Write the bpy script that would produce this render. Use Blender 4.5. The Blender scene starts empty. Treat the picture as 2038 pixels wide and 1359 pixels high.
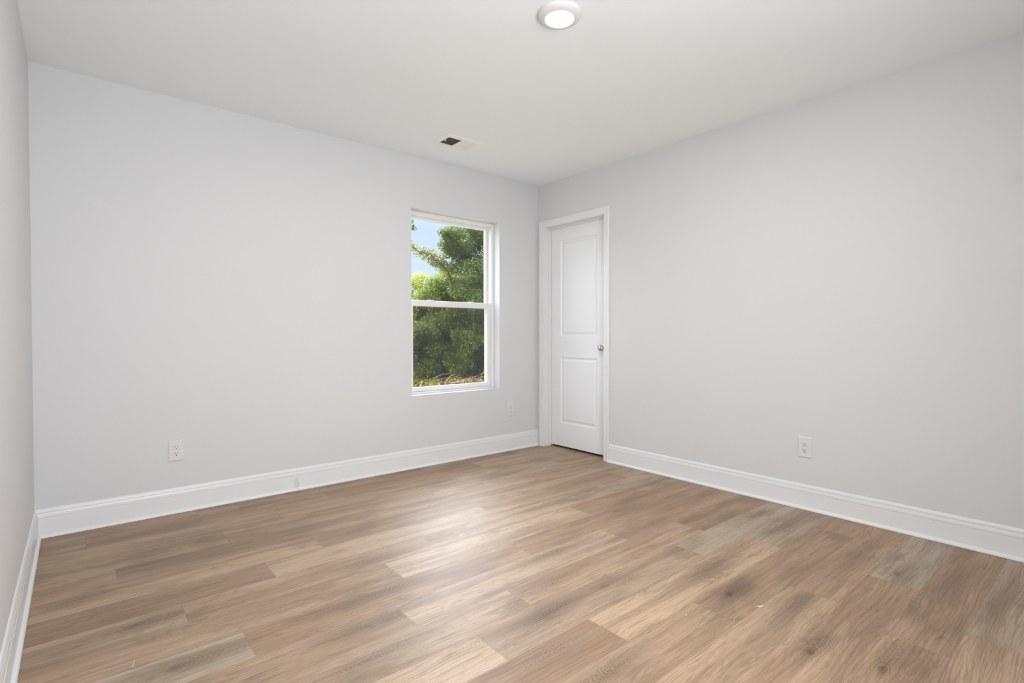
import bpy, bmesh, math, random
import numpy as np
from mathutils import Vector, Matrix

S = bpy.context.scene
C = S.collection
R = math.radians

# ------------------------------------------------------------------ camera
L, H, YF = 3.5285, 2.44, -4.06            # room: x -L..0, y YF..0, z 0..H
cam_d = bpy.data.cameras.new('camera')
cam_d.sensor_width = 36.0
cam_d.lens = 1036.86 * 36.0 / 2038.0
cam_d.clip_start = 0.02
cam = bpy.data.objects.new('camera', cam_d)
C.objects.link(cam)
yaw, pitch, roll = 0.696745, -0.0145109, -0.000749
fw = Vector((math.sin(yaw) * math.cos(pitch), math.cos(yaw) * math.cos(pitch), math.sin(pitch)))
r0 = Vector((math.cos(yaw), -math.sin(yaw), 0))
u0 = r0.cross(fw)
rt = r0 * math.cos(roll) + u0 * math.sin(roll)
up = -r0 * math.sin(roll) + u0 * math.cos(roll)
mw = Matrix((rt, up, -fw)).transposed().to_4x4()
mw.translation = Vector((-3.35515, -3.62583, 1.05405))
cam.matrix_world = mw
S.camera = cam

# ------------------------------------------------------------------ colour management
vs = S.view_settings
vs.view_transform = 'Standard'
vs.look = 'None'
vs.gamma = 1.0
vs.use_curve_mapping = False
vs.exposure = 0.0

# ------------------------------------------------------------------ sky
world = bpy.data.worlds.new('sky')
S.world = world
world.use_nodes = True
wt = world.node_tree
wt.nodes.clear()
wo = wt.nodes.new('ShaderNodeOutputWorld')
bg = wt.nodes.new('ShaderNodeBackground')
tc = wt.nodes.new('ShaderNodeTexCoord')
sx = wt.nodes.new('ShaderNodeSeparateXYZ')
rp = wt.nodes.new('ShaderNodeValToRGB')
wt.links.new(tc.outputs['Generated'], sx.inputs[0])
wt.links.new(sx.outputs['Z'], rp.inputs[0])
e = rp.color_ramp.elements
e[0].position = 0.0
e[0].color = (1.0, 1.0, 1.06, 1)
e[1].position = 0.13
e[1].color = (0.78, 0.93, 1.12, 1)
for pos, col in ((0.24, (0.70, 0.88, 1.12, 1)), (0.45, (0.60, 0.72, 0.92, 1)), (1.0, (0.62, 0.76, 1.0, 1))):
    k = e.new(pos)
    k.color = col
# bright patch added high in the sky, above the view, to light the floor
dt = wt.nodes.new('ShaderNodeVectorMath')
dt.operation = 'DOT_PRODUCT'
wt.links.new(tc.outputs['Generated'], dt.inputs[0])
dt.inputs[1].default_value = Vector((0.44, 0.58, 0.69)).normalized()
mr = wt.nodes.new('ShaderNodeMapRange')
mr.interpolation_type = 'SMOOTHERSTEP'
wt.links.new(dt.outputs['Value'], mr.inputs[0])
mr.inputs[1].default_value = math.cos(R(33))
mr.inputs[2].default_value = 1.0
mr.inputs[3].default_value = 0.0
mr.inputs[4].default_value = 44.0
# wide glow added to the sky at the left, unseen, brightening reveal and door
dt2 = wt.nodes.new('ShaderNodeVectorMath')
dt2.operation = 'DOT_PRODUCT'
wt.links.new(tc.outputs['Generated'], dt2.inputs[0])
dt2.inputs[1].default_value = Vector((-0.78, 0.36, 0.50)).normalized()
mr2 = wt.nodes.new('ShaderNodeMapRange')
mr2.interpolation_type = 'SMOOTHSTEP'
wt.links.new(dt2.outputs['Value'], mr2.inputs[0])
mr2.inputs[1].default_value = math.cos(R(48))
mr2.inputs[2].default_value = 1.0
mr2.inputs[3].default_value = 0.0
mr2.inputs[4].default_value = 9.5
add_ = wt.nodes.new('ShaderNodeMath')
add_.operation = 'ADD'
wt.links.new(mr.outputs[0], add_.inputs[0])
wt.links.new(mr2.outputs[0], add_.inputs[1])
gl_ = wt.nodes.new('ShaderNodeMix')
gl_.data_type = 'RGBA'
gl_.blend_type = 'ADD'
gl_.inputs[0].default_value = 1.0
sc_ = wt.nodes.new('ShaderNodeVectorMath')
sc_.operation = 'SCALE'
sc_.inputs[0].default_value = (0.91, 0.97, 1.09)
wt.links.new(add_.outputs[0], sc_.inputs['Scale'])
wt.links.new(rp.outputs[0], gl_.inputs[6])
wt.links.new(sc_.outputs[0], gl_.inputs[7])
wt.links.new(gl_.outputs[2], bg.inputs['Color'])
bg.inputs['Strength'].default_value = 1.0
wt.links.new(bg.outputs[0], wo.inputs[0])

sun_d = bpy.data.lights.new('sun', 'SUN')
sun_d.energy = 12.0
sun_d.color = (1.0, 0.88, 0.68)
sun_d.angle = R(1.0)
sun = bpy.data.objects.new('sun', sun_d)
C.objects.link(sun)
sun.rotation_euler = Vector((0.86, 0.09, -0.50)).to_track_quat('-Z', 'Y').to_euler()


def area(name, loc, direction, sx_, sy_, power, col=(1, 1, 1), shape='RECTANGLE'):
    d = bpy.data.lights.new(name, 'AREA')
    d.shape = shape
    d.size = sx_
    if shape == 'RECTANGLE':
        d.size_y = sy_
    d.energy = power
    d.color = col
    o = bpy.data.objects.new(name, d)
    C.objects.link(o)
    o.location = loc
    o.rotation_euler = Vector(direction).to_track_quat('-Z', 'Y').to_euler()
    return o


# fill lamp added behind the camera, shining in through an invented opening
area('rear_fill', (-2.75, YF - 0.50, 1.05), (0.50, 1, 0.28), 1.5, 1.5, 83.0, (0.962, 0.992, 1.03))


# ------------------------------------------------------------------ node helpers
def new_mat(name):
    m = bpy.data.materials.new(name)
    m.use_nodes = True
    nt = m.node_tree
    return m, nt, nt.nodes['Principled BSDF']


class NT:
    def __init__(self, nt):
        self.nt = nt

    def n(self, kind, **kw):
        o = self.nt.nodes.new(kind)
        for k, v in kw.items():
            setattr(o, k, v)
        return o

    def link(self, a, b):
        self.nt.links.new(a, b)

    def put(self, sock, v):
        if isinstance(v, bpy.types.NodeSocket):
            self.link(v, sock)
        else:
            sock.default_value = v

    def math(self, op, a, b=0.0, c=None, clamp=False):
        o = self.n('ShaderNodeMath', operation=op)
        o.use_clamp = clamp
        self.put(o.inputs[0], a)
        self.put(o.inputs[1], b)
        if c is not None:
            self.put(o.inputs[2], c)
        return o.outputs[0]

    def comb(self, x, y, z):
        o = self.n('ShaderNodeCombineXYZ')
        self.put(o.inputs[0], x)
        self.put(o.inputs[1], y)
        self.put(o.inputs[2], z)
        return o.outputs[0]

    def sep(self, v):
        o = self.n('ShaderNodeSeparateXYZ')
        self.link(v, o.inputs[0])
        return o.outputs

    def noise(self, vec, scale, detail=2.0, rough=0.5, dist=0.0):
        o = self.n('ShaderNodeTexNoise')
        self.link(vec, o.inputs['Vector'])
        o.inputs['Scale'].default_value = scale
        o.inputs['Detail'].default_value = detail
        o.inputs['Roughness'].default_value = rough
        o.inputs['Distortion'].default_value = dist
        return o.outputs['Fac']

    def mix(self, fac, a, b, mode='MIX'):
        o = self.n('ShaderNodeMix', data_type='RGBA', blend_type=mode)
        self.put(o.inputs[0], fac)
        self.put(o.inputs[6], a)
        self.put(o.inputs[7], b)
        return o.outputs[2]

    def smooth(self, x, lo, hi, a=0.0, b=1.0):
        o = self.n('ShaderNodeMapRange', interpolation_type='SMOOTHSTEP')
        self.put(o.inputs[0], x)
        o.inputs[1].default_value = lo
        o.inputs[2].default_value = hi
        o.inputs[3].default_value = a
        o.inputs[4].default_value = b
        return o.outputs[0]

    def gauss(self, du, su, dv, sv):
        a = self.math('DIVIDE', du, su)
        b = self.math('DIVIDE', dv, sv)
        q = self.math('ADD', self.math('MULTIPLY', a, a), self.math('MULTIPLY', b, b))
        return self.math('POWER', 2.71828, self.math('MULTIPLY', q, -1.0))

    def bump(self, height, strength, distance):
        o = self.n('ShaderNodeBump')
        o.inputs['Strength'].default_value = strength
        o.inputs['Distance'].default_value = distance
        self.link(height, o.inputs['Height'])
        return o.outputs[0]


def painted(name, col, rough, bump_scale=90.0, bump_strength=0.08, spots=()):
    m, nt, b = new_mat(name)
    t = NT(nt)
    co = t.n('ShaderNodeNewGeometry').outputs['Position']
    n1 = t.noise(co, 1.3, 3.0)
    c = t.mix(n1, tuple(x * 0.985 for x in col) + (1,), tuple(min(1, x * 1.015) for x in col) + (1,))
    for (px, py, pz, sxx, syy, szz, amt, colr) in spots:
        d = t.n('ShaderNodeVectorMath', operation='SUBTRACT')
        t.link(co, d.inputs[0])
        d.inputs[1].default_value = (px, py, pz)
        s = t.n('ShaderNodeVectorMath', operation='DIVIDE')
        t.link(d.outputs[0], s.inputs[0])
        s.inputs[1].default_value = (sxx, syy, szz)
        ln = t.n('ShaderNodeVectorMath', operation='LENGTH')
        t.link(s.outputs[0], ln.inputs[0])
        w = t.math('ADD', ln.outputs['Value'], t.math('MULTIPLY', t.noise(co, 60.0, 2.0), 0.5))
        c = t.mix(t.smooth(w, 0.7, 1.35, amt, 0.0), c, colr + (1,))
    t.link(c, b.inputs['Base Color'])
    b.inputs['Roughness'].default_value = rough
    if bump_strength:
        t.link(t.bump(t.noise(co, bump_scale, 3.0, 0.6), bump_strength, 0.002), b.inputs['Normal'])
    return m


M = {}
M['wall'] = painted('wall_paint', (0.700, 0.706, 0.712), 0.62, 140, 0.06,
                    spots=[(0.0, -3.272, 1.765, 0.05, 0.026, 0.030, 0.35, (0.60, 0.61, 0.61))])
M['ceiling'] = painted('ceiling_paint', (0.915, 0.937, 0.945), 0.9, 160, 0.10)
M['trim'] = painted('trim_paint', (0.825, 0.828, 0.835), 0.32, 30, 0.02,
                    spots=[(-2.226, -0.014, 0.045, 0.022, 0.03, 0.045, 0.35, (0.52, 0.51, 0.52))])
M['door'] = painted('door_paint', (0.865, 0.872, 0.880), 0.36, 60, 0.03)
M['vinyl'] = painted('white_vinyl', (0.84, 0.84, 0.845), 0.30, 30, 0.0)
M['plastic'] = painted('white_plastic', (0.75, 0.73, 0.73), 0.28, 30, 0.0)
M['vent'] = painted('enamelled_steel', (0.92, 0.91, 0.89), 0.40, 30, 0.0)
M['lamp_trim'] = painted('lamp_trim_white', (0.76, 0.745, 0.725), 0.4, 30, 0.0)


def plain(name, col, rough, metal=0.0):
    m, nt, b = new_mat(name)
    t = NT(nt)
    co = t.n('ShaderNodeNewGeometry').outputs['Position']
    n1 = t.noise(co, 40.0, 2.0)
    c = t.mix(n1, tuple(x * 0.92 for x in col) + (1,), tuple(min(1, x * 1.08) for x in col) + (1,))
    t.link(c, b.inputs['Base Color'])
    b.inputs['Roughness'].default_value = rough
    b.inputs['Metallic'].default_value = metal
    return m


M['dark'] = plain('dark_duct_shade', (0.012, 0.012, 0.014), 0.8)
M['slot'] = plain('socket_slot', (0.02, 0.018, 0.018), 0.6)
M['nickel'] = plain('satin_nickel', (0.55, 0.50, 0.43), 0.28, 1.0)
M['bark'] = plain('bark', (0.10, 0.075, 0.055), 0.9)
M['twig'] = plain('dry_twig', (0.42, 0.29, 0.17), 0.9)
M['fleck'] = plain('pale_fleck', (0.85, 0.82, 0.74), 0.6)
M['closet'] = plain('closet_paint', (0.30, 0.30, 0.30), 0.8)

m, nt, b = new_mat('lamp_lens')
b.inputs['Base Color'].default_value = (0.95, 0.93, 0.9, 1)
b.inputs['Emission Color'].default_value = (1.0, 0.94, 0.85, 1)
b.inputs['Emission Strength'].default_value = 3.0
M['lens'] = m

# clear window glass: fresnel reflection over a see-through pane
m, nt, b = new_mat('window_glass')
nt.nodes.remove(b)
t = NT(nt)
out = nt.nodes['Material Output']
tr = t.n('ShaderNodeBsdfTransparent')
tr.inputs[0].default_value = (0.95, 0.965, 0.955, 1)
gl = t.n('ShaderNodeBsdfGlossy')
gl.inputs['Roughness'].default_value = 0.02
fr = t.n('ShaderNodeFresnel')
fr.inputs['IOR'].default_value = 1.5
mx = t.n('ShaderNodeMixShader')
t.link(t.math('MULTIPLY', fr.outputs[0], 0.5), mx.inputs[0])
t.link(tr.outputs[0], mx.inputs[1])
t.link(gl.outputs[0], mx.inputs[2])
t.link(mx.outputs[0], out.inputs[0])
M['glass'] = m

# insect screen: fine grey mesh, mostly see-through
m, nt, b = new_mat('insect_screen')
nt.nodes.remove(b)
t = NT(nt)
out = nt.nodes['Material Output']
tr = t.n('ShaderNodeBsdfTransparent')
df = t.n('ShaderNodeBsdfDiffuse')
df.inputs[0].default_value = (0.05, 0.052, 0.05, 1)
mx = t.n('ShaderNodeMixShader')
mx.inputs[0].default_value = 0.26
t.link(tr.outputs[0], mx.inputs[1])
t.link(df.outputs[0], mx.inputs[2])
t.link(mx.outputs[0], out.inputs[0])
M['screen'] = m


def leaf_mat(name, cols, trans=0.35):
    m, nt, b = new_mat(name)
    nt.nodes.remove(b)
    t = NT(nt)
    out = nt.nodes['Material Output']
    g = t.n('ShaderNodeNewGeometry')
    r = t.n('ShaderNodeValToRGB')
    r.color_ramp.elements[0].color = cols[0] + (1,)
    r.color_ramp.elements[1].color = cols[-1] + (1,)
    for i, c in enumerate(cols[1:-1]):
        k = r.color_ramp.elements.new((i + 1) / (len(cols) - 1))
        k.color = c + (1,)
    n1 = t.noise(g.outputs['Position'], 1.1, 2.0)
    f = t.math('ADD', t.math('MULTIPLY', g.outputs['Random Per Island'], 0.65),
               t.math('MULTIPLY', t.smooth(n1, 0.3, 0.7), 0.35))
    t.link(f, r.inputs[0])
    d = t.n('ShaderNodeBsdfPrincipled')
    t.link(r.outputs[0], d.inputs['Base Color'])
    d.inputs['Roughness'].default_value = 0.45
    d.inputs['Specular IOR Level'].default_value = 0.35
    tl = t.n('ShaderNodeBsdfTranslucent')
    t.link(t.mix(0.6, r.outputs[0], (0.30, 0.36, 0.04, 1), 'MIX'), tl.inputs[0])
    mx = t.n('ShaderNodeMixShader')
    mx.inputs[0].default_value = trans
    t.link(d.outputs[0], mx.inputs[1])
    t.link(tl.outputs[0], mx.inputs[2])
    t.link(mx.outputs[0], out.inputs[0])
    return m


M['leaf_oak'] = leaf_mat('leaf_deep_green', [(0.025, 0.052, 0.022), (0.075, 0.130, 0.048), (0.17, 0.225, 0.095)], 0.30)
M['leaf_mid'] = leaf_mat('leaf_mid_green', [(0.055, 0.09, 0.025), (0.13, 0.175, 0.045), (0.28, 0.30, 0.085)], 0.38)
M['leaf_yellow'] = leaf_mat('leaf_yellow_green', [(0.14, 0.19, 0.03), (0.30, 0.33, 0.05), (0.50, 0.45, 0.09)], 0.40)
M['leaf_rust'] = leaf_mat('leaf_yellowing', [(0.10, 0.13, 0.04), (0.22, 0.21, 0.05), (0.30, 0.17, 0.05)], 0.35)
M['leaf_dry'] = leaf_mat('leaf_dry_tan', [(0.25, 0.17, 0.09), (0.42, 0.31, 0.18), (0.36, 0.30, 0.08)], 0.2)


# ------------------------------------------------------------------ floor planks material
def floor_mat():
    m, nt, b = new_mat('oak_plank_vinyl')
    t = NT(nt)
    at = lambda n: t.n('ShaderNodeAttribute', attribute_name=n).outputs['Vector']
    u, v, seed = t.sep(at('plank_uv'))
    tone, grey, flip = t.sep(at('plank_tone'))
    ku, kv, ks = t.sep(at('plank_swirl'))
    nu, nv, ns = t.sep(at('plank_knot'))
    # gentle warp that flows around the grain
    wv = t.comb(t.math('ADD', t.math('MULTIPLY', u, 2.2), seed), t.math('MULTIPLY', v, 9.0), seed)
    warp = t.math('SUBTRACT', t.noise(wv, 1.0, 2.0), 0.5)
    vw = t.math('ADD', v, t.math('MULTIPLY', warp, 0.045))
    # broad colour bands along the plank
    bands = t.noise(t.comb(t.math('ADD', t.math('MULTIPLY', u, 0.8), seed), t.math('MULTIPLY', vw, 13.0), seed), 1.0, 3.0, 0.55)
    fine = t.noise(t.comb(t.math('ADD', t.math('MULTIPLY', u, 4.5), seed), t.math('MULTIPLY', vw, 240.0), seed), 1.0, 3.0, 0.6)
    pore = t.noise(t.comb(t.math('ADD', t.math('MULTIPLY', u, 20.0), seed), t.math('MULTIPLY', vw, 620.0), seed), 1.0, 2.0, 0.6)
    blot = t.noise(t.comb(t.math('ADD', t.math('MULTIPLY', u, 3.0), seed), t.math('MULTIPLY', v, 8.0), t.math('ADD', seed, 7.3)), 1.0, 3.0)
    # flowing growth lines: contour lines of a stretched noise field
    flow = t.noise(t.comb(t.math('ADD', t.math('MULTIPLY', u, 1.15), seed), t.math('MULTIPLY', vw, 8.5), t.math('ADD', seed, 3.1)), 1.0, 2.5, 0.5)
    cont = t.smooth(t.math('SINE', t.math('MULTIPLY', flow, 170.0)), 0.15, 1.0)
    cmask = t.smooth(blot, 0.42, 0.62)
    lines = t.math('MULTIPLY', cont, t.math('MULTIPLY_ADD', cmask, 0.75, 0.25))
    # cathedral swirl: nested pointed arcs stacked along the plank
    du = t.math('SUBTRACT', u, ku)
    dv = t.math('SUBTRACT', v, kv)
    wob = t.math('SUBTRACT', t.noise(t.comb(t.math('MULTIPLY', u, 9.0), t.math('MULTIPLY', v, 26.0), seed), 1.0, 3.0, 0.6), 0.5)
    wob2 = t.math('SUBTRACT', t.noise(t.comb(t.math('MULTIPLY', u, 30.0), t.math('MULTIPLY', v, 70.0), seed), 1.0, 2.0, 0.6), 0.5)
    arm = t.math('SQRT', t.math('MULTIPLY_ADD', dv, dv, 0.000025))
    ph = t.math('SUBTRACT', t.math('MULTIPLY', du, flip), t.math('MULTIPLY', arm, 2.9))
    ph = t.math('ADD', ph, t.math('MULTIPLY_ADD', wob, 0.085, t.math('MULTIPLY', wob2, 0.018)))
    ring = t.smooth(t.math('SINE', t.math('MULTIPLY', ph, 400.0)), 0.0, 0.95)
    smask = t.math('MULTIPLY', t.gauss(du, 0.17, t.math('MULTIPLY_ADD', wob, 0.03, dv), 0.034), ks)
    swirl = t.math('MULTIPLY', ring, smask)
    swd = t.math('MULTIPLY', t.gauss(du, 0.26, t.math('MULTIPLY_ADD', wob, 0.06, dv), 0.042), ks)
    # knot: dark eye, rings that drift off in a tail along the plank
    ek = t.math('SUBTRACT', u, nu)
    ev = t.math('SUBTRACT', v, nv)
    ekw = t.math('MULTIPLY_ADD', wob, 0.09, ek)
    evw = t.math('MULTIPLY_ADD', wob, 0.045, t.math('MULTIPLY_ADD', wob2, 0.012, ev))
    ew = t.math('MULTIPLY', ekw, 0.40)
    kr = t.math('SQRT', t.math('ADD', t.math('MULTIPLY', ew, ew), t.math('MULTIPLY', evw, evw)))
    kring = t.smooth(t.math('SINE', t.math('MULTIPLY', kr, 900.0)), 0.0, 1.0)
    tail = t.math('MULTIPLY', t.math('SUBTRACT', ek, t.math('MULTIPLY', flip, 0.07)), 1.0)
    kmask = t.math('MULTIPLY', t.gauss(tail, 0.13, evw, 0.036), ns)
    keye = t.math('MULTIPLY', t.gauss(ekw, 0.026, evw, 0.010), ns)
    knot = t.math('MULTIPLY', kring, kmask)
    # colours (the plank print itself)
    warm = t.mix(t.smooth(tone, 0.15, 0.75), (0.335, 0.200, 0.117, 1), (0.590, 0.412, 0.268, 1))
    cool = t.mix(t.smooth(tone, 0.15, 0.75), (0.290, 0.218, 0.156, 1), (0.520, 0.430, 0.325, 1))
    base = t.mix(grey, warm, cool)
    base = t.mix(t.smooth(bands, 0.46, 0.62, 0.0, 0.44), base, (0.240, 0.149, 0.088, 1))
    base = t.mix(t.smooth(bands, 0.28, 0.46, 0.34, 0.0), base, (0.610, 0.442, 0.296, 1))
    base = t.mix(t.smooth(blot, 0.52, 0.76, 0.0, 0.45), base, (0.195, 0.136, 0.092, 1))
    longv = t.noise(t.comb(t.math('ADD', t.math('MULTIPLY', u, 1.7), seed), t.math('MULTIPLY', v, 3.0), t.math('ADD', seed, 11.7)), 1.0, 2.0)
    base = t.mix(t.smooth(longv, 0.54, 0.70, 0.0, 0.34), base, (0.190, 0.124, 0.080, 1))
    base = t.mix(t.smooth(fine, 0.48, 0.66, 0.0, 0.40), base, (0.150, 0.092, 0.058, 1))
    base = t.mix(t.smooth(fine, 0.34, 0.47, 0.16, 0.0), base, (0.660, 0.510, 0.370, 1))
    base = t.mix(t.smooth(pore, 0.54, 0.64, 0.0, 0.36), base, (0.130, 0.080, 0.050, 1))
    base = t.mix(t.math('MULTIPLY', lines, 0.24), base, (0.120, 0.075, 0.048, 1))
    base = t.mix(t.math('MULTIPLY', swd, 0.42), base, (0.190, 0.125, 0.082, 1))
    base = t.mix(t.math('MULTIPLY', swirl, 0.78, clamp=True), base, (0.085, 0.056, 0.038, 1))
    base = t.mix(t.math('MULTIPLY', kmask, 0.36), base, (0.185, 0.115, 0.072, 1))
    base = t.mix(t.math('MULTIPLY', knot, 0.48, clamp=True), base, (0.090, 0.058, 0.040, 1))
    base = t.mix(t.math('MULTIPLY', keye, 0.62, clamp=True), base, (0.060, 0.038, 0.026, 1))
    # micro-bevel joints between planks
    PLW, PLL = 0.1825, 1.2185
    ed = t.math('MINIMUM', t.math('MINIMUM', v, t.math('SUBTRACT', PLW, v)),
                t.math('MINIMUM', u, t.math('SUBTRACT', PLL, u)))
    base = t.mix(t.smooth(ed, 0.0002, 0.0013, 0.42, 0.0), base, (0.13, 0.09, 0.065, 1))
    t.link(base, b.inputs['Base Color'])
    b.inputs['Roughness'].default_value = 0.46
    t.link(t.smooth(fine, 0.3, 0.7, 0.43, 0.52), b.inputs['Roughness'])
    b.inputs['Specular IOR Level'].default_value = 0.42
    hgt = t.math('ADD', t.math('MULTIPLY', fine, 0.5), t.math('MULTIPLY', pore, 0.5))
    hgt = t.math('ADD', hgt, t.smooth(ed, 0.0, 0.0016, -1.2, 0.0))
    t.link(t.bump(hgt, 0.22, 0.0012), b.inputs['Normal'])
    return m


M['floor'] = floor_mat()


def ground_mat():
    m, nt, b = new_mat('leaf_litter_soil')
    t = NT(nt)
    co = t.n('ShaderNodeNewGeometry').outputs['Position']
    n1 = t.noise(co, 2.0, 4.0)
    n2 = t.noise(co, 24.0, 4.0, 0.7)
    c = t.mix(t.smooth(n1, 0.35, 0.65), (0.19, 0.14, 0.078, 1), (0.12, 0.135, 0.048, 1))
    c = t.mix(t.smooth(n2, 0.4, 0.7), c, (0.33, 0.255, 0.14, 1))
    t.link(c, b.inputs['Base Color'])
    b.inputs['Roughness'].default_value = 0.95
    return m


M['ground'] = ground_mat()


# ------------------------------------------------------------------ object helpers
def empty(name, loc=(0, 0, 0), parent=None):
    o = bpy.data.objects.new(name, None)
    o.empty_display_size = 0.05
    C.objects.link(o)
    o.location = loc
    if parent:
        o.parent = parent
    return o


def tag(o, label, cat, group=None, kind=None):
    o['label'] = label
    o['category'] = cat
    if group:
        o['group'] = group
    if kind:
        o['kind'] = kind
    return o


class MB:
    """collects boxes, lathes and sweeps; build() links them as ONE mesh object"""

    def __init__(self):
        self.v, self.f = [], []

    def add(self, vs, fs):
        k = len(self.v)
        self.v += [tuple(p) for p in vs]
        self.f += [tuple(i + k for i in f) for f in fs]
        return self

    def box(self, x0, x1, y0, y1, z0, z1):
        x0, x1 = min(x0, x1), max(x0, x1)
        y0, y1 = min(y0, y1), max(y0, y1)
        z0, z1 = min(z0, z1), max(z0, z1)
        return self.add([(x0, y0, z0), (x1, y0, z0), (x1, y1, z0), (x0, y1, z0),
                         (x0, y0, z1), (x1, y0, z1), (x1, y1, z1), (x0, y1, z1)],
                        [(0, 3, 2, 1), (4, 5, 6, 7), (0, 1, 5, 4), (1, 2, 6, 5), (2, 3, 7, 6), (3, 0, 4, 7)])

    def rows(self, rows, closed=True, caps=True):
        """rows of equal length swept into a skin; each row a closed ring if closed"""
        n = len(rows[0])
        vs = [p for r in rows for p in r]
        fs = []
        for i in range(len(rows) - 1):
            for j in range(n if closed else n - 1):
                a, b_ = i * n + j, i * n + (j + 1) % n
                fs.append((a, b_, b_ + n, a + n))
        if caps:
            fs.append(tuple(range(n - 1, -1, -1)))
            fs.append(tuple(range((len(rows) - 1) * n, len(rows) * n)))
        return self.add(vs, fs)

    def lathe(self, prof, seg=48, axis='z', at=(0, 0, 0), caps=True):
        rows = []
        for r_, h in prof:
            row = []
            for i in range(seg):
                a = 2 * math.pi * i / seg
                c_, s_ = math.cos(a) * r_, math.sin(a) * r_
                p = {'z': (c_, s_, h), 'x': (h, c_, s_), 'y': (c_, h, s_)}[axis]
                row.append((p[0] + at[0], p[1] + at[1], p[2] + at[2]))
            rows.append(row)
        return self.rows(rows, True, caps)

    def tube(self, pts, rads, seg=8):
        rows = []
        pts = [Vector(p) for p in pts]
        for i, p in enumerate(pts):
            d = (pts[min(i + 1, len(pts) - 1)] - pts[max(i - 1, 0)]).normalized()
            a = d.cross(Vector((0.31, 0.17, 0.93))).normalized()
            b_ = d.cross(a)
            rows.append([p + (a * math.cos(2 * math.pi * k / seg) + b_ * math.sin(2 * math.pi * k / seg)) * rads[i] for k in range(seg)])
        return self.rows(rows, True, True)

    def build(self, name, mat, parent=None, bevel=0.0, smooth=False, seg=2):
        me = bpy.data.meshes.new(name)
        off = Vector((0, 0, 0))
        q = parent
        while q is not None:
            off += q.location
            q = q.parent
        me.from_pydata([tuple(Vector(p) - off) for p in self.v], [], self.f)
        bm = bmesh.new()
        bm.from_mesh(me)
        bmesh.ops.recalc_face_normals(bm, faces=bm.faces)
        bm.to_mesh(me)
        bm.free()
        me.materials.append(mat)
        o = bpy.data.objects.new(name, me)
        C.objects.link(o)
        if parent:
            o.parent = parent
        if bevel:
            md = o.modifiers.new('bevel', 'BEVEL')
            md.width = bevel
            md.segments = seg
            md.limit_method = 'ANGLE'
            md.angle_limit = R(35)
        if smooth:
            for p in me.polygons:
                p.use_smooth = True
            md = o.modifiers.new('edges', 'EDGE_SPLIT')
            md.split_angle = R(38)
        return o


def struct(o, label, cat):
    return tag(o, label, cat, kind='structure')


def pierced(mb, us, ws, hole, place):
    """slab with grid lines us x ws, leaving out the cells named in hole; place(u,w,side)->xyz"""
    nu, nw = len(us), len(ws)
    idx = {}
    vs, fs = [], []
    for s in (0, 1):
        for i in range(nu):
            for j in range(nw):
                idx[s, i, j] = len(vs)
                vs.append(place(us[i], ws[j], s))
    solid = lambda i, j: 0 <= i < nu - 1 and 0 <= j < nw - 1 and (i, j) not in hole
    for i in range(nu - 1):
        for j in range(nw - 1):
            if not solid(i, j):
                continue
            for s in (0, 1):
                fs.append((idx[s, i, j], idx[s, i + 1, j], idx[s, i + 1, j + 1], idx[s, i, j + 1]))
            for (di, dj, a, b_) in ((-1, 0, (i, j), (i, j + 1)), (1, 0, (i + 1, j), (i + 1, j + 1)),
                                    (0, -1, (i, j), (i + 1, j)), (0, 1, (i, j + 1), (i + 1, j + 1))):
                if not solid(i + di, j + dj):
                    fs.append((idx[0, a[0], a[1]], idx[0, b_[0], b_[1]], idx[1, b_[0], b_[1]], idx[1, a[0], a[1]]))
    return mb.add(vs, fs)


# ------------------------------------------------------------------ room shell
WX0, WX1, WZ0, WZ1 = -1.345, -0.467, 0.570, 2.040      # window opening
DY0, DY1, DZ1 = -0.800, -0.090, 2.040                   # door opening (inside of jambs)
T = 0.18

wb = pierced(MB(), [-L - T, WX0, WX1, T], [-0.36, WZ0, WZ1, H + 0.1], {(1, 1)},
             lambda a, w, s: (a, 0.0 if s == 0 else T, w)).build('wall_back', M['wall'])
struct(wb, 'pale grey painted wall with the window in it', 'wall')
JT = 0.018
wr = pierced(MB(), [YF - T, DY0 - JT, DY1 + JT, 0.0], [-0.36, -0.13, DZ1 + JT, H + 0.1], {(1, 1)},
             lambda a, w, s: (0.0 if s == 0 else 0.114, a, w)).build('wall_right', M['wall'])
struct(wr, 'pale grey painted wall with the white panel door at its far end', 'wall')
wl = MB().box(-L - T, -L, YF - T, 0.0, -0.36, H + 0.1).build('wall_left', M['wall'])
struct(wl, 'narrow strip of grey painted wall at the left edge', 'wall')
wf = pierced(MB(), [-L, -3.30, -2.00, 0.0], [-0.36, 0.45, 2.05, H + 0.1], {(1, 1)},  # opening added behind the camera to let the fill lamp in
             lambda a, w, s: (a, YF if s == 0 else YF - T, w)).build('wall_front', M['wall'])
struct(wf, 'grey painted wall behind the viewpoint', 'wall')
ce = MB().box(-L, 0.0, YF, 0.0, H, H + 0.1).build('ceiling', M['ceiling'])
struct(ce, 'flat off-white ceiling with a round lamp and a vent', 'ceiling')

# closet behind the door, dark inside
cl = MB()
cl.box(0.114, 0.80, -1.00, -0.95, -0.01, 2.4).box(0.114, 0.80, 0.05, 0.10, -0.01, 2.4)
cl.box(0.80, 0.85, -1.00, 0.10, -0.01, 2.4).box(0.114, 0.85, -1.0, 0.10, 2.4, 2.45)
struct(cl.build('wall_closet', M['closet']), 'unlit closet walls behind the white panel door', 'wall')


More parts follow.
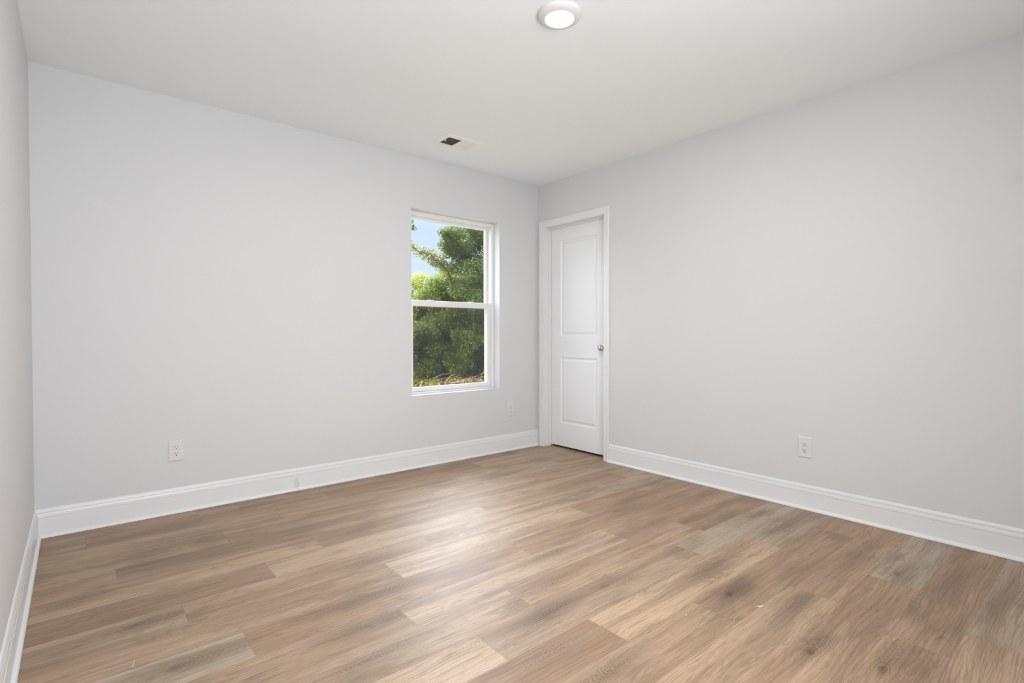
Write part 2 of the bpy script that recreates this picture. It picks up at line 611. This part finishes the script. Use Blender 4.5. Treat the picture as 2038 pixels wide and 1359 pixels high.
# ------------------------------------------------------------------ floor (planks 1.22 x 0.18 m along the window wall)
def build_floor():
    rnd = random.Random(11)
    PLW, PLL = 0.1825, 1.2185
    # a joint measured in every row, and tones (value 0 dark..1 light, grey 0 warm..1 grey);
    # key -1 is the plank left of that joint, 0 the one right of it
    d4 = (.42, .2)
    rows = {0: (-1.60, {-1: (.40, .3), 0: (.40, .3)}),
            1: (-0.890, {-3: (.42, .4), -2: (.38, .2), -1: (.40, .0), 0: (.55, .4)}),
            2: (-0.020, {-3: (.42, .4), -2: (.45, .3), -1: (.50, .4)}),
            3: (-1.55, {-2: (.40, .4), -1: (.42, .4), 0: (.54, .5), 1: (.45, .3)}),
            4: (-3.230, {-1: (.46, .2), 0: (.33, .6), 1: (.45, .4), 2: (.42, .3)}),
            5: (-2.425, {-1: (.56, .2), 0: (.36, .4), 1: (.50, .3)}),
            6: (-1.481, {-2: (.32, .4), -1: (.62, .4), 0: (.36, .3), 1: (.45, .3)}),
            7: (-3.050, {-1: (.44, .6), 0: (.48, .3), 1: (.58, .4), 2: (.56, .6)}),
            8: (-2.280, {-1: (.42, .3), 0: (.68, .3), 1: (.34, .1)}),
            9: (-1.695, {-2: (.60, 1.), -1: (.40, .1), 0: (.35, .1), 1: (.40, .1)}),
            10: (-2.418, {-1: (.48, .2), 0: (.56, .3), 1: (.40, .1)}),
            11: (-2.008, {-2: (.45, .3), -1: (.50, .3), 0: (.48, .1), 1: (.38, .1)}),
            12: (-2.294, {-1: (.68, .1), 0: (.42, .4), 1: (.56, .9)}),
            13: (-1.914, {-2: (.45, .2), -1: (.28, .0), 0: (.64, .0), 1: (.50, .9)}),
            14: (-1.508, {-2: (.45, .1), -1: (.46, .1), 0: (.37, .05), 1: (.38, .1)}),
            15: (-1.076, {-1: (.52, .05), 0: (.41, .05), 1: (.40, .1)}),
            16: (-0.712, {-2: (.45, .05), -1: (.40, .0), 0: (.58, 1.)}),
            17: (-1.188, {-1: (.37, .05), 0: (.40, .15), 1: (.40, .2)}),
            18: (-0.978, {-1: (.45, .15), 0: (.46, .7)}),
            19: (-1.55, {}), 20: (-0.60, {}), 21: (-1.0, {}), 22: (-1.3, {})}
    swirl = [(-1.2, -2.79, 1.3), (-1.17, -2.42, 1.2), (-1.989, -2.214, 1.1), (-1.632, -1.845, 1.0), (-2.361, -1.864, 0.8), (-1.799, -2.055,
             0.8), (-2.4, -1.663, 0.9), (-2.48, -1.866, 1.0), (-2.614, -2.05, 0.9), (-2.77, -2.052, 0.9), (-1.24, -1.315, 0.7), (-0.997,
             -1.321, 0.9), (-1.532, -1.838, 1.0), (-3.093, -0.733, 0.9), (-2.974, -0.556, 0.6), (-0.954, -2.026, 0.8), (-0.553, -3.01, 0.6),
             (-0.521, -3.151, 0.8), (-0.705, -2.785, 0.7), (-2.118, -2.581, 1.0), (-2.264, -0.953, 0.6), (-1.104, -0.94, 0.5), (-2.706, -0.653,
             0.5), (-0.68, -1.575, 0.7), (-1.843, -2.634, 0.6), (-0.609, -3.286, 0.6)]
    knots = [(-1.497, -2.948, 1.2), (-1.331, -2.579, 1.2), (-0.731, -2.018, 0.8), (-0.371, -2.221, 0.8), (-0.533, -2.398, 0.9), (-0.907,
             -1.665, 0.8), (-0.231, -1.831, 0.8), (-1.47, -1.517, 0.5), (-0.878, -0.62, 0.4), (-0.608, -2.97, 0.8), (-1.426, -3.133, 1.2),
             (-1.674, -2.217, 0.8), (-3.118, -1.688, 0.8), (-3.212, -1.317, 0.7), (-3.487, -1.308, 0.8), (-2.76, -1.646, 0.45)]
    vs, fs, A = [], [], {'plank_uv': [], 'plank_tone': [], 'plank_swirl': [], 'plank_knot': []}
    for r_, (j0, tones) in rows.items():
        yt = 0.0305 - r_ * PLW
        yb = yt - PLW
        xs = [j0]
        while xs[0] > -L:
            xs.insert(0, xs[0] - PLL)
        while xs[-1] < 0.85:
            xs.append(xs[-1] + PLL)
        for a in xs[:-1]:
            b_ = a + PLL
            xa, xb = max(a, -L), min(b_, 0.80)
            ya, yb_ = min(yt, 0.0), max(yb, YF)
            if xb - xa < 0.004 or ya - yb_ < 0.004:
                continue
            tone, grey = tones.get(round((a - j0) / PLL), d4)
            if a > -0.02:
                tone, grey = 0.4, 0.2
            seed = rnd.uniform(0, 60)
            fl = 1.0
            sw = [s for s in swirl if a < s[0] < b_ and yb < s[1] < yt]
            kn = [s for s in knots if a < s[0] < b_ and yb < s[1] < yt]
            sw = (sw[0][0] - a, sw[0][1] - yb, sw[0][2]) if sw else (rnd.uniform(.2, 1.0), rnd.uniform(.05, .13), rnd.choice((0, .35, .6)))
            kn = (kn[0][0] - a, kn[0][1] - yb, kn[0][2]) if kn else (rnd.uniform(.1, 1.1), rnd.uniform(.03, .15), rnd.choice((0, 0, .5)))
            k = len(vs)
            for (x, y) in ((xa, yb_), (xb, yb_), (xb, ya), (xa, ya)):
                vs.append((x, y, 0.0))
                A['plank_uv'].append((x - a, y - yb, seed))
                A['plank_tone'].append((tone, grey, fl))
                A['plank_swirl'].append(sw)
                A['plank_knot'].append(kn)
            fs.append((k, k + 1, k + 2, k + 3))
    n = len(vs)
    # slab underneath
    for (x, y, z) in ((-L, YF, -0.004), (0.8, YF, -0.004), (0.8, 0, -0.004), (-L, 0, -0.004),
                      (-L, YF, -0.12), (0.8, YF, -0.12), (0.8, 0, -0.12), (-L, 0, -0.12)):
        vs.append((x, y, z))
        for key in A:
            A[key].append((0.5, 0.09, 0.3))
    fs += [(n, n + 1, n + 2, n + 3), (n + 7, n + 6, n + 5, n + 4)]
    fs += [(n + i, n + 4 + i, n + 4 + (i + 1) % 4, n + (i + 1) % 4) for i in range(4)]
    me = bpy.data.meshes.new('floor')
    me.from_pydata(vs, [], fs)
    for key, val in A.items():
        at = me.attributes.new(key, 'FLOAT_VECTOR', 'POINT')
        at.data.foreach_set('vector', np.array(val, dtype=np.float32).ravel())
    me.materials.append(M['floor'])
    o = bpy.data.objects.new('floor', me)
    C.objects.link(o)
    struct(o, 'wood-look plank floor in tan and brown oak tones', 'floor')


build_floor()

# ------------------------------------------------------------------ baseboards with shoe moulding
BASE = [(0, .0015), (.0135, .0015), (.0135, .1010), (.0132, .1028), (.0084, .1036), (.0084, .1058), (.0122, .1066),
        (.0112, .1180), (.0092, .1278), (.0052, .1286), (.0052, .1306), (.0086, .1314), (.0070, .1400), (.0035, .1475), (0, .1485)]
SHOE = [(.0137, .0012), (.0265, .0012), (.0265, .0060), (.0250, .0115), (.0205, .0168), (.0155, .0190), (.0137, .0192)]


def baseboard(name, label, sweep):
    o = MB().rows([[sweep(k, d, z) for d, z in BASE] for k in (0, 1)]).build(name, M['trim'])
    struct(o, label, 'baseboard')
    MB().rows([[sweep(k, d, z) for d, z in SHOE] for k in (0, 1)]).build('shoe_moulding', M['trim'], o, smooth=True)
    return o


DC0 = DY0 - 0.005 - 0.057      # outer edge of the near door casing
baseboard('baseboard_back', 'white baseboard along the window wall', lambda k, d, z: ((-L + d, -d, z), (-0.0005, -d, z))[k])
baseboard('baseboard_right', 'white baseboard along the right wall from the door casing', lambda k, d, z: ((-d, DC0 - 0.0005, z), (-d, YF, z))[k])
baseboard('baseboard_left', 'white baseboard running along the left wall', lambda k, d, z: ((-L + d, YF, z), (-L + d, -d, z))[k])


# ------------------------------------------------------------------ door, jamb, casing
CAS = [(0, 0), (0, .0075), (.004, .0092), (.017, .0100), (.020, .0122), (.024, .0128), (.040, .0140), (.045, .0168),
       (.053, .0172), (.0565, .0140), (.057, 0)]
ya, yb, zt = DY1 + 0.005, DY0 - 0.005, DZ1 + 0.005
rows = []
for k in range(4):
    row = []
    for w, tk in CAS:
        row.append({0: (-tk, ya + w, .001), 1: (-tk, ya + w, zt + w), 2: (-tk, yb - w, zt + w), 3: (-tk, yb - w, .001)}[k])
    rows.append(row)
cas = MB().rows(rows).build('trim_1', M['trim'])
struct(cas, 'white moulded casing around the panel door', 'trim')
jm = MB()
jm.box(0, .114, DY1, DY1 + JT - .001, .001, DZ1 + JT - .001).box(0, .114, DY0 - JT + .001, DY0, .001, DZ1 + JT - .001)
jm.box(0, .114, DY0, DY1, DZ1, DZ1 + JT - .001)
jm.build('jamb', M['trim'], cas)
st = MB()
FX = 0.079                                   # room-side face of the slab
for (p, q) in ((DY1 - .0105, DY1), (DY0, DY0 + .0105)):
    st.box(FX - .034, FX - .002, p, q, .001, DZ1)
st.box(FX - .034, FX - .002, DY0 + .0105, DY1 - .0105, DZ1 - .0105, DZ1)
st.build('door_stop', M['trim'], cas, bevel=.0025)

# slab with two moulded panels
S0, S1, SZ0, SZ1 = DY0 + .003, DY1 - .003, .020, DZ1 - .004
panels = [(-.660, -.219, 1.030, 1.912), (-.660, -.219, .231, .842)]


def door_slab():
    mb = MB()
    y_s = [S0, -.660, -.219, S1]
    z_s = [SZ0, .231, .842, 1.030, 1.912, SZ1]
    for i in range(3):
        for j in range(5):
            if i == 1 and j in (1, 3):
                continue
            mb.add([(FX, y_s[i], z_s[j]), (FX, y_s[i + 1], z_s[j]), (FX, y_s[i + 1], z_s[j + 1]), (FX, y_s[i], z_s[j + 1])], [(0, 1, 2, 3)])
    X1 = FX + .035
    for (p0, p1, q0, q1) in panels:
        prof = [(0, 0), (.004, .0015), (.010, .0080), (.016, .0095), (.022, .0090), (.030, .0060), (.036, .0030), (.042, .0022)]
        rws = [[(FX + d, p0 + w, q0 + w), (FX + d, p1 - w, q0 + w), (FX + d, p1 - w, q1 - w), (FX + d, p0 + w, q1 - w)] for w, d in prof]
        mb.rows(rws, True, False)
        mb.add(rws[-1], [(0, 1, 2, 3)])
    ring = [(S0, SZ0), (S1, SZ0), (S1, SZ1), (S0, SZ1)]
    mb.add([(FX, a, c) for a, c in ring] + [(X1, a, c) for a, c in ring],
           [(0, 1, 5, 4), (1, 2, 6, 5), (2, 3, 7, 6), (3, 0, 4, 7), (4, 5, 6, 7)])
    return mb


ds = door_slab()
o = ds.build('door_1', M['door'])
bm = bmesh.new()
bm.from_mesh(o.data)
bmesh.ops.remove_doubles(bm, verts=bm.verts, dist=1e-5)
bmesh.ops.recalc_face_normals(bm, faces=bm.faces)
bm.to_mesh(o.data)
bm.free()
door = o
struct(door, 'white two-panel door closed in the far right corner', 'door')
KY, KZ = -.738, .934
kb = MB().lathe([(.0005, FX - .058), (.012, FX - .0578), (.021, FX - .054), (.0262, FX - .046), (.0275, FX - .038), (.0250, FX - .030),
                 (.018, FX - .024), (.0125, FX - .020), (.0115, FX - .008), (.0120, FX - .004)], 40, 'x', (0, KY, KZ)).build('door_knob', M['nickel'], door, smooth=True)
kb['label'] = 'satin nickel knob'
MB().lathe([(.012, FX - .0085), (.022, FX - .0080), (.0305, FX - .0045), (.0325, FX - .0002)], 40, 'x', (0, KY, KZ)).build('rosette', M['nickel'], kb, smooth=True)

# ------------------------------------------------------------------ window: white vinyl single-hung, set back in the opening
win = empty('window_1', ((WX0 + WX1) / 2, .08, WZ0))
struct(win, 'white single-hung vinyl window looking out on trees', 'window')


def frame_ring(mb, x0, x1, z0, z1, w, y0, y1):
    """rectangular ring; w = (left, right, bottom, top) face widths"""
    mb.box(x0, x0 + w[0], y0, y1, z0, z1).box(x1 - w[1], x1, y0, y1, z0, z1)
    mb.box(x0 + w[0], x1 - w[1], y0, y1, z0, z0 + w[2]).box(x0 + w[0], x1 - w[1], y0, y1, z1 - w[3], z1)
    return mb


e_ = .0006
fx0, fx1, fz0, fz1 = WX0 + e_, WX1 - e_, WZ0 + e_, WZ1 - e_
fr_ = MB()
frame_ring(fr_, fx0, fx1, fz0, fz1, (.030, .030, .016, .030), .080, .176)
frame_ring(fr_, fx0 + .030, fx1 - .030, fz0 + .016, fz1 - .030, (.004, .004, .004, .006), .1215, .1265)
fr_.build('window_frame', M['vinyl'], win, bevel=.002)
mid = 1.303
# upper sash in the outer track
us = MB()
frame_ring(us, fx0 + .031, fx1 - .031, mid - .022, fz1 - .031, (.028, .028, .044, .026), .128, .152)
uso = us.build('upper_sash', M['vinyl'], win, bevel=.002)
MB().box(fx0 + .055, fx1 - .055, .138, .142, mid + .018, fz1 - .053).build('glass_pane', M['glass'], uso)
# lower sash in the inner track
ls = MB()
frame_ring(ls, fx0 + .031, fx1 - .031, fz0 + .018, mid + .025, (.034, .034, .034, .046), .092, .120)
lso = ls.build('lower_sash', M['vinyl'], win, bevel=.002)
MB().box(fx0 + .061, fx1 - .061, .104, .108, fz0 + .048, mid - .017).build('glass_pane', M['glass'], lso)
for cx in (-1.115, -.705):
    lk = MB()
    lk.box(cx - .030, cx + .030, .098, .116, mid + .0252, mid + .0275)
    lk.lathe([(.010, mid + .0275), (.010, mid + .0300), (.0080, mid + .0315)], 20, 'z', (cx, .107, 0))
    lk.box(cx - .004, cx + .026, .094, .102, mid + .0275, mid + .0305)
    lk.build('sash_lock', M['vinyl'], lso, bevel=.001)
sc = MB()
frame_ring(sc, fx0 + .031, fx1 - .031, fz0 + .018, mid + .004, (.012, .012, .012, .012), .158, .168)
sco = sc.build('screen_frame', M['vinyl'], win)
MB().box(fx0 + .042, fx1 - .042, .1625, .1632, fz0 + .029, mid - .007).build('insect_screen', M['screen'], sco)

# ------------------------------------------------------------------ ceiling lamp
LX, LY = -1.735, -2.012
lamp = empty('ceiling_light', (LX, LY, H))
tag(lamp, 'round white flush ceiling lamp glowing at the top of the room', 'ceiling light')
MB().lathe([(.0925, -.0003), (.0955, -.003), (.0950, -.008), (.0900, -.0150), (.0800, -.0210), (.0700, -.0245), (.0645, -.0250),
            (.0625, -.0235), (.0625, -.0180)], 72, 'z', (LX, LY, H), caps=False).build('trim_ring', M['lamp_trim'], lamp, smooth=True)
MB().lathe([(.0624, -.0195), (.0600, -.0215), (.0450, -.0240), (.0250, -.0252), (.0010, -.0256)], 64, 'z', (LX, LY, H), caps=False).build('lens', M['lens'], lamp, smooth=True)
la = area('lamp_light', (LX, LY, H - .0275), (0, 0, -1), .118, .118, 19.0, (1.0, 0.965, 0.915), 'DISK')
la.parent = lamp
la.location = (0, 0, -.0275)

# ------------------------------------------------------------------ ceiling vent (two-way register, slats across)
VX0, VX1, VY0, VY1 = -1.372, -1.066, -.570, -.345
vent = empty('air_vent', ((VX0 + VX1) / 2, (VY0 + VY1) / 2, H))
tag(vent, 'white slatted air vent in the ceiling near the window', 'air vent')
ix0, ix1, iy0, iy1 = VX0 + .038, VX1 - .038, VY0 + .045, VY1 - .045
vf = MB()
zq = [(0, -.0004), (.004, -.0042), (.030, -.0062), (.036, -.0058)]


def ring4(w, wy, z):
    return [(VX0 + w, VY0 + wy, H + z), (VX1 - w, VY0 + wy, H + z), (VX1 - w, VY1 - wy, H + z), (VX0 + w, VY1 - wy, H + z)]


vf.rows([ring4(0, 0, -.0004), ring4(.004, .004, -.0045), ring4(.032, .039, -.0068), ring4(.038, .045, -.0062), ring4(.038, .045, -.0006)], True, False)
cxm = (ix0 + ix1) / 2
vf.box(cxm - .005, cxm + .005, iy0, iy1, H - .0066, H - .0010)
vfo = vf.build('frame', M['vent'], vent, bevel=.0006)
MB().box(ix0, ix1, iy0, iy1, H - .0009, H - .0004).build('duct_shade_sheet', M['dark'], vent)  # near-black sheet under the ceiling, standing in for the shade inside the duct
for side in (0, 1):
    a0, a1 = (ix0, cxm - .005) if side == 0 else (cxm + .005, ix1)
    n = 9
    for k in range(n):
        x = a0 + (a1 - a0) * (k + .5) / n
        s = MB()
        if side == 0:
            pts = [(x - .0046, H - .0064), (x - .0036, H - .0064), (x + .0030, H - .0012), (x + .0020, H - .0012)]
        else:
            pts = [(x + .0026, H - .0064), (x + .0036, H - .0064), (x - .0032, H - .0022), (x - .0042, H - .0022)]
        s.rows([[(px, yy, pz) for px, pz in pts] for yy in (iy0, iy1)])
        s.build('louver_slat', M['vent'], vent)
MB().box(ix0 - .004, ix0 + .010, -.474, -.462, H - .0115, H - .0064).build('damper_lever', M['vent'], vent, bevel=.0006)


# ------------------------------------------------------------------ wall outlets
def outlet(loc, rz, label):
    t_ = empty('wall_outlet', loc)
    tag(t_, label, 'wall outlet', 'duplex outlets on the walls')
    x, y, z = loc
    def P(a, d, h):          # a along the wall, d out of the wall, h height; wall faces -y when rz = 0
        return (x + a, y - d, z + h) if rz == 0 else (x - d, y - a, z + h)
    def pb(mb, a0, a1, d0, d1, h0, h1):
        p, q = P(a0, d0, h0), P(a1, d1, h1)
        return mb.box(p[0], q[0], p[1], q[1], p[2], q[2])
    def chain(rings):
        return MB().rows([[P(*p) for p in r_] for r_ in rings])
    W_, Hh = .040, .0615
    def rect(w, h, d):
        return [(-w, d, -h), (w, d, -h), (w, d, h), (-w, d, h)]
    chain([rect(W_, Hh, .0003), rect(W_, Hh, .0022), rect(W_ - .004, Hh - .004, .0055), rect(W_ - .006, Hh - .006, .0060)]).build('cover_plate', M['plastic'], t_)
    for s in (-1, 1):
        hc = s * .0195
        ring = []
        for k in range(32):
            a = 2 * math.pi * k / 32
            ca, sa = math.cos(a) * .0172, math.sin(a) * .0172
            ring.append((ca, max(-.0145, min(.0145, sa)) + hc))
        rc = chain([[(a, .0061, h) for a, h in ring], [(a, .0072, h) for a, h in ring],
                    [(a * .95, .0078, (h - hc) * .95 + hc) for a, h in ring]]).build('receptacle', M['plastic'], t_)
        sl = MB()
        pb(sl, -.0075, -.0050, .0074, .0081, hc + .0005, hc + .0085)
        pb(sl, .0050, .0073, .0074, .0081, hc + .0012, hc + .0078)
        gr = [(math.cos(math.pi * k / 10) * .0030, -math.sin(math.pi * k / 10) * .0036) for k in range(11)] + [(-.0030, .0018), (.0030, .0018)]
        sl.rows([[P(a, d, h + hc - .0070) for a, h in gr] for d in (.0074, .0081)])
        so = sl.build('slots', M['slot'], rc)
        so['label'] = 'dark slots'
    sw = MB().lathe([(.0030, -.0062), (.0030, -.0070), (.0022, -.0076)] if rz == 0 else [(.0030, -.0062), (.0030, -.0070), (.0022, -.0076)],
                    16, 'y' if rz == 0 else 'x', loc)
    sw.build('screw', M['plastic'], t_)
    return t_


outlet((-2.908, 0, .3675), 0, 'white outlet low on the window wall, far left')
outlet((-.339, 0, .3690), 0, 'white outlet low on the wall between window and door')
outlet((0, -2.360, .3720), 1, 'white outlet on the right wall above the baseboard')

# ------------------------------------------------------------------ tiny bits lying on the floor
def fleck(name, pts, rad, label):
    o_ = MB().tube([(x, y, rad + .0002) for x, y in pts], [rad * .5] + [rad] * (len(pts) - 2) + [rad * .5], 6).build(name, M['fleck'], smooth=True)
    tag(o_, label, 'scrap')


fleck('paint_shaving', [(-1.350, -2.700), (-1.342, -2.707), (-1.333, -2.712), (-1.323, -2.713)], .0016, 'pale curled shaving on the floor right of centre')

fleck('wood_splinter', [(-3.221, -1.559), (-3.224, -1.583), (-3.229, -1.601), (-3.221, -1.61)], .0005, 'thin pale splinter on the floor at the lower left')
fleck('paint_speck', [(-1.613, -2.557), (-1.614, -2.56), (-1.613, -2.563)], .0016, 'tiny white speck on the floor left of the curled shaving')

# ------------------------------------------------------------------ outdoors
GZ = -0.36
g = MB().box(-14, 22, .19, 30, GZ - .1, GZ).build('ground', M['ground'])
struct(g, 'leaf-littered ground outside the window', 'ground')


def leaves(name, clumps, n, size, mat, parent, seed, flat=0.55):
    rs = np.random.RandomState(seed)
    cl_ = np.array(clumps, dtype=float)            # x,y,z,radius
    w = cl_[:, 3] ** 2.2
    idx = rs.choice(len(cl_), n, p=w / w.sum())
    d = rs.normal(size=(n, 3))
    d /= np.linalg.norm(d, axis=1)[:, None]
    rad = cl_[idx, 3] * (0.35 + 0.75 * rs.rand(n)) ** 0.8
    d[:, 2] *= 0.8
    pos = cl_[idx, :3] + d * rad[:, None]
    dr = d + rs.normal(size=(n, 3)) * 0.9
    dr[:, 2] -= 0.35
    dr /= np.linalg.norm(dr, axis=1)[:, None]
    nr = rs.normal(size=(n, 3)) * flat + np.array([0, 0, 1.0]) + d * 0.5
    sd = np.cross(dr, nr)
    sd /= np.linalg.norm(sd, axis=1)[:, None] + 1e-9
    nn = np.cross(sd, dr)
    ln = size * (0.6 + 0.8 * rs.rand(n))[:, None]
    wd = ln * 0.30
    base = pos - dr * ln * .5
    tip = pos + dr * ln * .5
    a = pos + sd * wd + nn * ln * .10
    b_ = pos - sd * wd + nn * ln * .10
    V = np.stack([base, a, tip, b_], axis=1).reshape(-1, 3)
    off = np.array(parent.location)
    V = V - off
    keep = None
    q = np.arange(n)[:, None] * 4
    F = np.concatenate([q + np.array([[0, 1, 2]]), q + np.array([[0, 2, 3]])], axis=1).reshape(-1, 3)
    me = bpy.data.meshes.new(name)
    me.vertices.add(len(V))
    me.vertices.foreach_set('co', V.astype(np.float32).ravel())
    me.loops.add(len(F) * 3)
    me.loops.foreach_set('vertex_index', F.astype(np.int32).ravel())
    me.polygons.add(len(F))
    me.polygons.foreach_set('loop_start', np.arange(0, len(F) * 3, 3, dtype=np.int32))
    me.update()
    me.validate()
    me.materials.append(mat)
    o_ = bpy.data.objects.new(name, me)
    C.objects.link(o_)
    o_.parent = parent
    return o_


def tree(name, label, cat, x, y, h, clumps, n, size, mat, seed, trunk=.09, group=None, limb=False):
    rnd = random.Random(seed)
    t_ = empty(name, (x, y, GZ))
    tag(t_, label, cat, group)
    mb = MB()
    top = Vector((x, y, GZ + h * .78))
    pts = [Vector((x, y, GZ - .02)).lerp(top, k / 6) + Vector((rnd.uniform(-.06, .06), rnd.uniform(-.06, .06), 0)) * (k > 0) for k in range(7)]
    mb.tube(pts, [trunk * (1 - .75 * k / 6) for k in range(7)], 9)
    if limb:
        run = [pts[5]] + [Vector(c_[:3]) for c_ in clumps]
        mb.tube(run, [trunk * (.55 - .42 * i / len(run)) for i in range(len(run))], 6)
    for c_ in ([] if limb else clumps):
        c0 = Vector(c_[:3])
        kk = min(6, max(1, int((c0.z - GZ) / (h * .78) * 6 - 1)))
        s_ = pts[kk]
        m_ = s_.lerp(c0, .5) + Vector((rnd.uniform(-.1, .1), rnd.uniform(-.1, .1), .12))
        mb.tube([s_, m_, c0], [trunk * .20, trunk * .11, trunk * .04], 6)
    mb.build('trunk', M['bark'], t_)
    leaves('foliage', clumps, n, size, mat, t_, seed)
    return t_


def blob(rnd, n, cx, cy, cz, rx, ry, rz, r0_, r1_):
    out_ = []
    for _ in range(n):
        while True:
            a, b_, c_ = rnd.uniform(-1, 1), rnd.uniform(-1, 1), rnd.uniform(-1, 1)
            if a * a + b_ * b_ + c_ * c_ < 1:
                break
        out_.append((cx + a * rx, cy + b_ * ry, cz + c_ * rz, rnd.uniform(r0_, r1_)))
    return out_


rn = random.Random(5)
# the tall tree on the right of the view
tree('leafy_tree', 'tall dark green tree filling the right of the window view', 'tree', 6.5, 9.2, 5.6,
     blob(rn, 54, 6.55, 9.1, 3.35, 1.65, 1.1, 1.9, .26, .50) + blob(rn, 9, 4.95, 9.0, 3.75, .30, .3, .75, .16, .28)
     + blob(rn, 16, 6.4, 9.0, 4.35, 1.35, .7, .45, .24, .42), 90000, .053, M['leaf_oak'], 1, .12)
# thin tree with a limb of yellowing leaves reaching left across the sky
tree('leafy_tree', 'thin tree with a sparse yellowing limb reaching across the sky', 'tree', 5.7, 9.9, 4.2,
     [(5.10, 9.5, 2.98, .24), (4.85, 9.3, 3.02, .26), (4.62, 9.2, 3.16, .28), (4.42, 9.1, 3.14, .22), (4.30, 9.1, 3.34, .16), (4.16, 9.0, 3.22, .22),
      (3.98, 8.9, 3.30, .14), (3.80, 8.9, 3.30, .19), (3.60, 8.9, 3.40, .15), (3.42, 8.8, 3.44, .20)], 2300, .052, M['leaf_rust'], 2, .05, limb=True)
# tree left of the opening whose drooping tips hang into the sky
tree('leafy_tree', 'tree whose drooping leafy tips show at the upper left corner of the sky', 'tree', 2.3, 8.7, 6.4,
     blob(rn, 14, 2.4, 8.8, 4.7, .55, .5, .8, .24, .40) + [(3.30, 8.9, 4.45, .16), (3.60, 9.0, 4.05, .13), (3.74, 9.0, 3.93, .08)],
     7000, .066, M['leaf_oak'], 51, .09)
# sunlit bushy tree at the left
tree('leafy_tree', 'sunlit yellow-green tree at the left of the window view', 'tree', 5.0, 11.6, 3.4,
     blob(rn, 26, 5.05, 11.5, 1.5, .75, .6, 1.35, .24, .42), 30000, .052, M['leaf_yellow'], 3, .07)
# mid green tree in the middle
tree('leafy_tree', 'mid green bushy tree at the centre of the window view', 'tree', 5.7, 10.5, 3.4,
     blob(rn, 36, 5.65, 10.4, 1.7, 1.15, .7, 1.30, .26, .46), 52000, .052, M['leaf_mid'], 4, .08)
# undergrowth
tree('shrub', 'broad green shrub low in the left of the lower pane', 'shrub', 4.15, 9.4, 1.9,
     blob(rn, 24, 4.15, 9.4, .50, .65, .5, .75, .24, .40), 30000, .050, M['leaf_mid'], 6, .035)
tree('shrub', 'mid green shrub low in the right of the lower pane', 'shrub', 5.75, 9.2, 1.9,
     blob(rn, 24, 5.75, 9.1, .50, .7, .5, .75, .22, .38), 30000, .050, M['leaf_mid'], 7, .035)
tree('shrub', 'light green shrub beside the brush pile', 'shrub', 4.95, 8.9, 1.3,
     blob(rn, 14, 4.95, 8.9, .20, .42, .35, .48, .18, .30), 13000, .048, M['leaf_mid'], 8, .03)
# wood edge further back and to the sides
for i, (x, y, h, mt) in enumerate([(2.6, 12.0, 3.2, 'leaf_mid'), (4.4, 13.8, 3.2, 'leaf_oak'), (6.3, 13.0, 3.4, 'leaf_oak'), (7.9, 12.4, 4.8, 'leaf_oak'),
                                   (9.3, 10.4, 5.0, 'leaf_mid'), (10.2, 13.2, 5.0, 'leaf_oak'),
                                   (2.5, 10.9, 2.8, 'leaf_mid'), (0.9, 10.2, 3.4, 'leaf_oak'), (-0.9, 10.9, 3.2, 'leaf_mid'), (3.2, 14.8, 3.0, 'leaf_oak'), (0.2, 14.2, 4.0, 'leaf_mid')]):
    tree('leafy_tree', 'green tree standing farther back among the trees outside', 'tree', x, y, h,
         blob(rn, 26, x, y, h * .45, 1.25, .7, h * .40, .34, .58), 16000, .09, M[mt], 20 + i, .10, 'trees at the back of the wood edge')
tree('shrub', 'low shrub at the far left behind the brush pile', 'shrub', 4.75, 10.2, 1.1,
     blob(rn, 16, 4.75, 10.2, .10, .75, .35, .42, .20, .32), 16000, .050, M['leaf_mid'], 41, .03)
# brush pile of dry branches
bp = empty('brush_pile', (4.75, 8.15, GZ))
tag(bp, 'pile of dry branches and tan leaves on the ground outside', 'brush pile')
for k in range(70):
    tw = MB()
    cx_, cy_ = 4.75 + rn.gauss(0, .55), 8.15 + rn.gauss(0, .22)
    a = rn.uniform(0, 6.28)
    ln_ = rn.uniform(.2, .55)
    z0_ = GZ + abs(rn.gauss(.04, .08))
    d_ = Vector((math.cos(a), math.sin(a) * .6, rn.uniform(-.1, .5)))
    p_ = Vector((cx_, cy_, z0_ + .02))
    tw.tube([p_, p_ + d_ * ln_ * .5 + Vector((0, 0, rn.uniform(0, .05))), p_ + d_ * ln_], [.010, .007, .003], 5)
    tw.build('branch', M['twig'], bp)
leaves('dry_leaves', [(4.75 + rn.gauss(0, .6), 8.15 + rn.gauss(0, .25), GZ + .07, .14) for _ in range(24)], 1500, .08, M['leaf_dry'], bp, 31)
# low grass and weeds, too many to count
gw = empty('weeds', (4.3, 7.9, GZ))
tag(gw, 'low yellow-green weeds growing on the ground outside', 'weeds', kind='stuff')
leaves('weed_leaves', [(rn.uniform(1.5, 7.5), rn.uniform(7.2, 9.2), GZ + .05, rn.uniform(.10, .22)) for _ in range(70)], 9000, .07, M['leaf_yellow'], gw, 33)
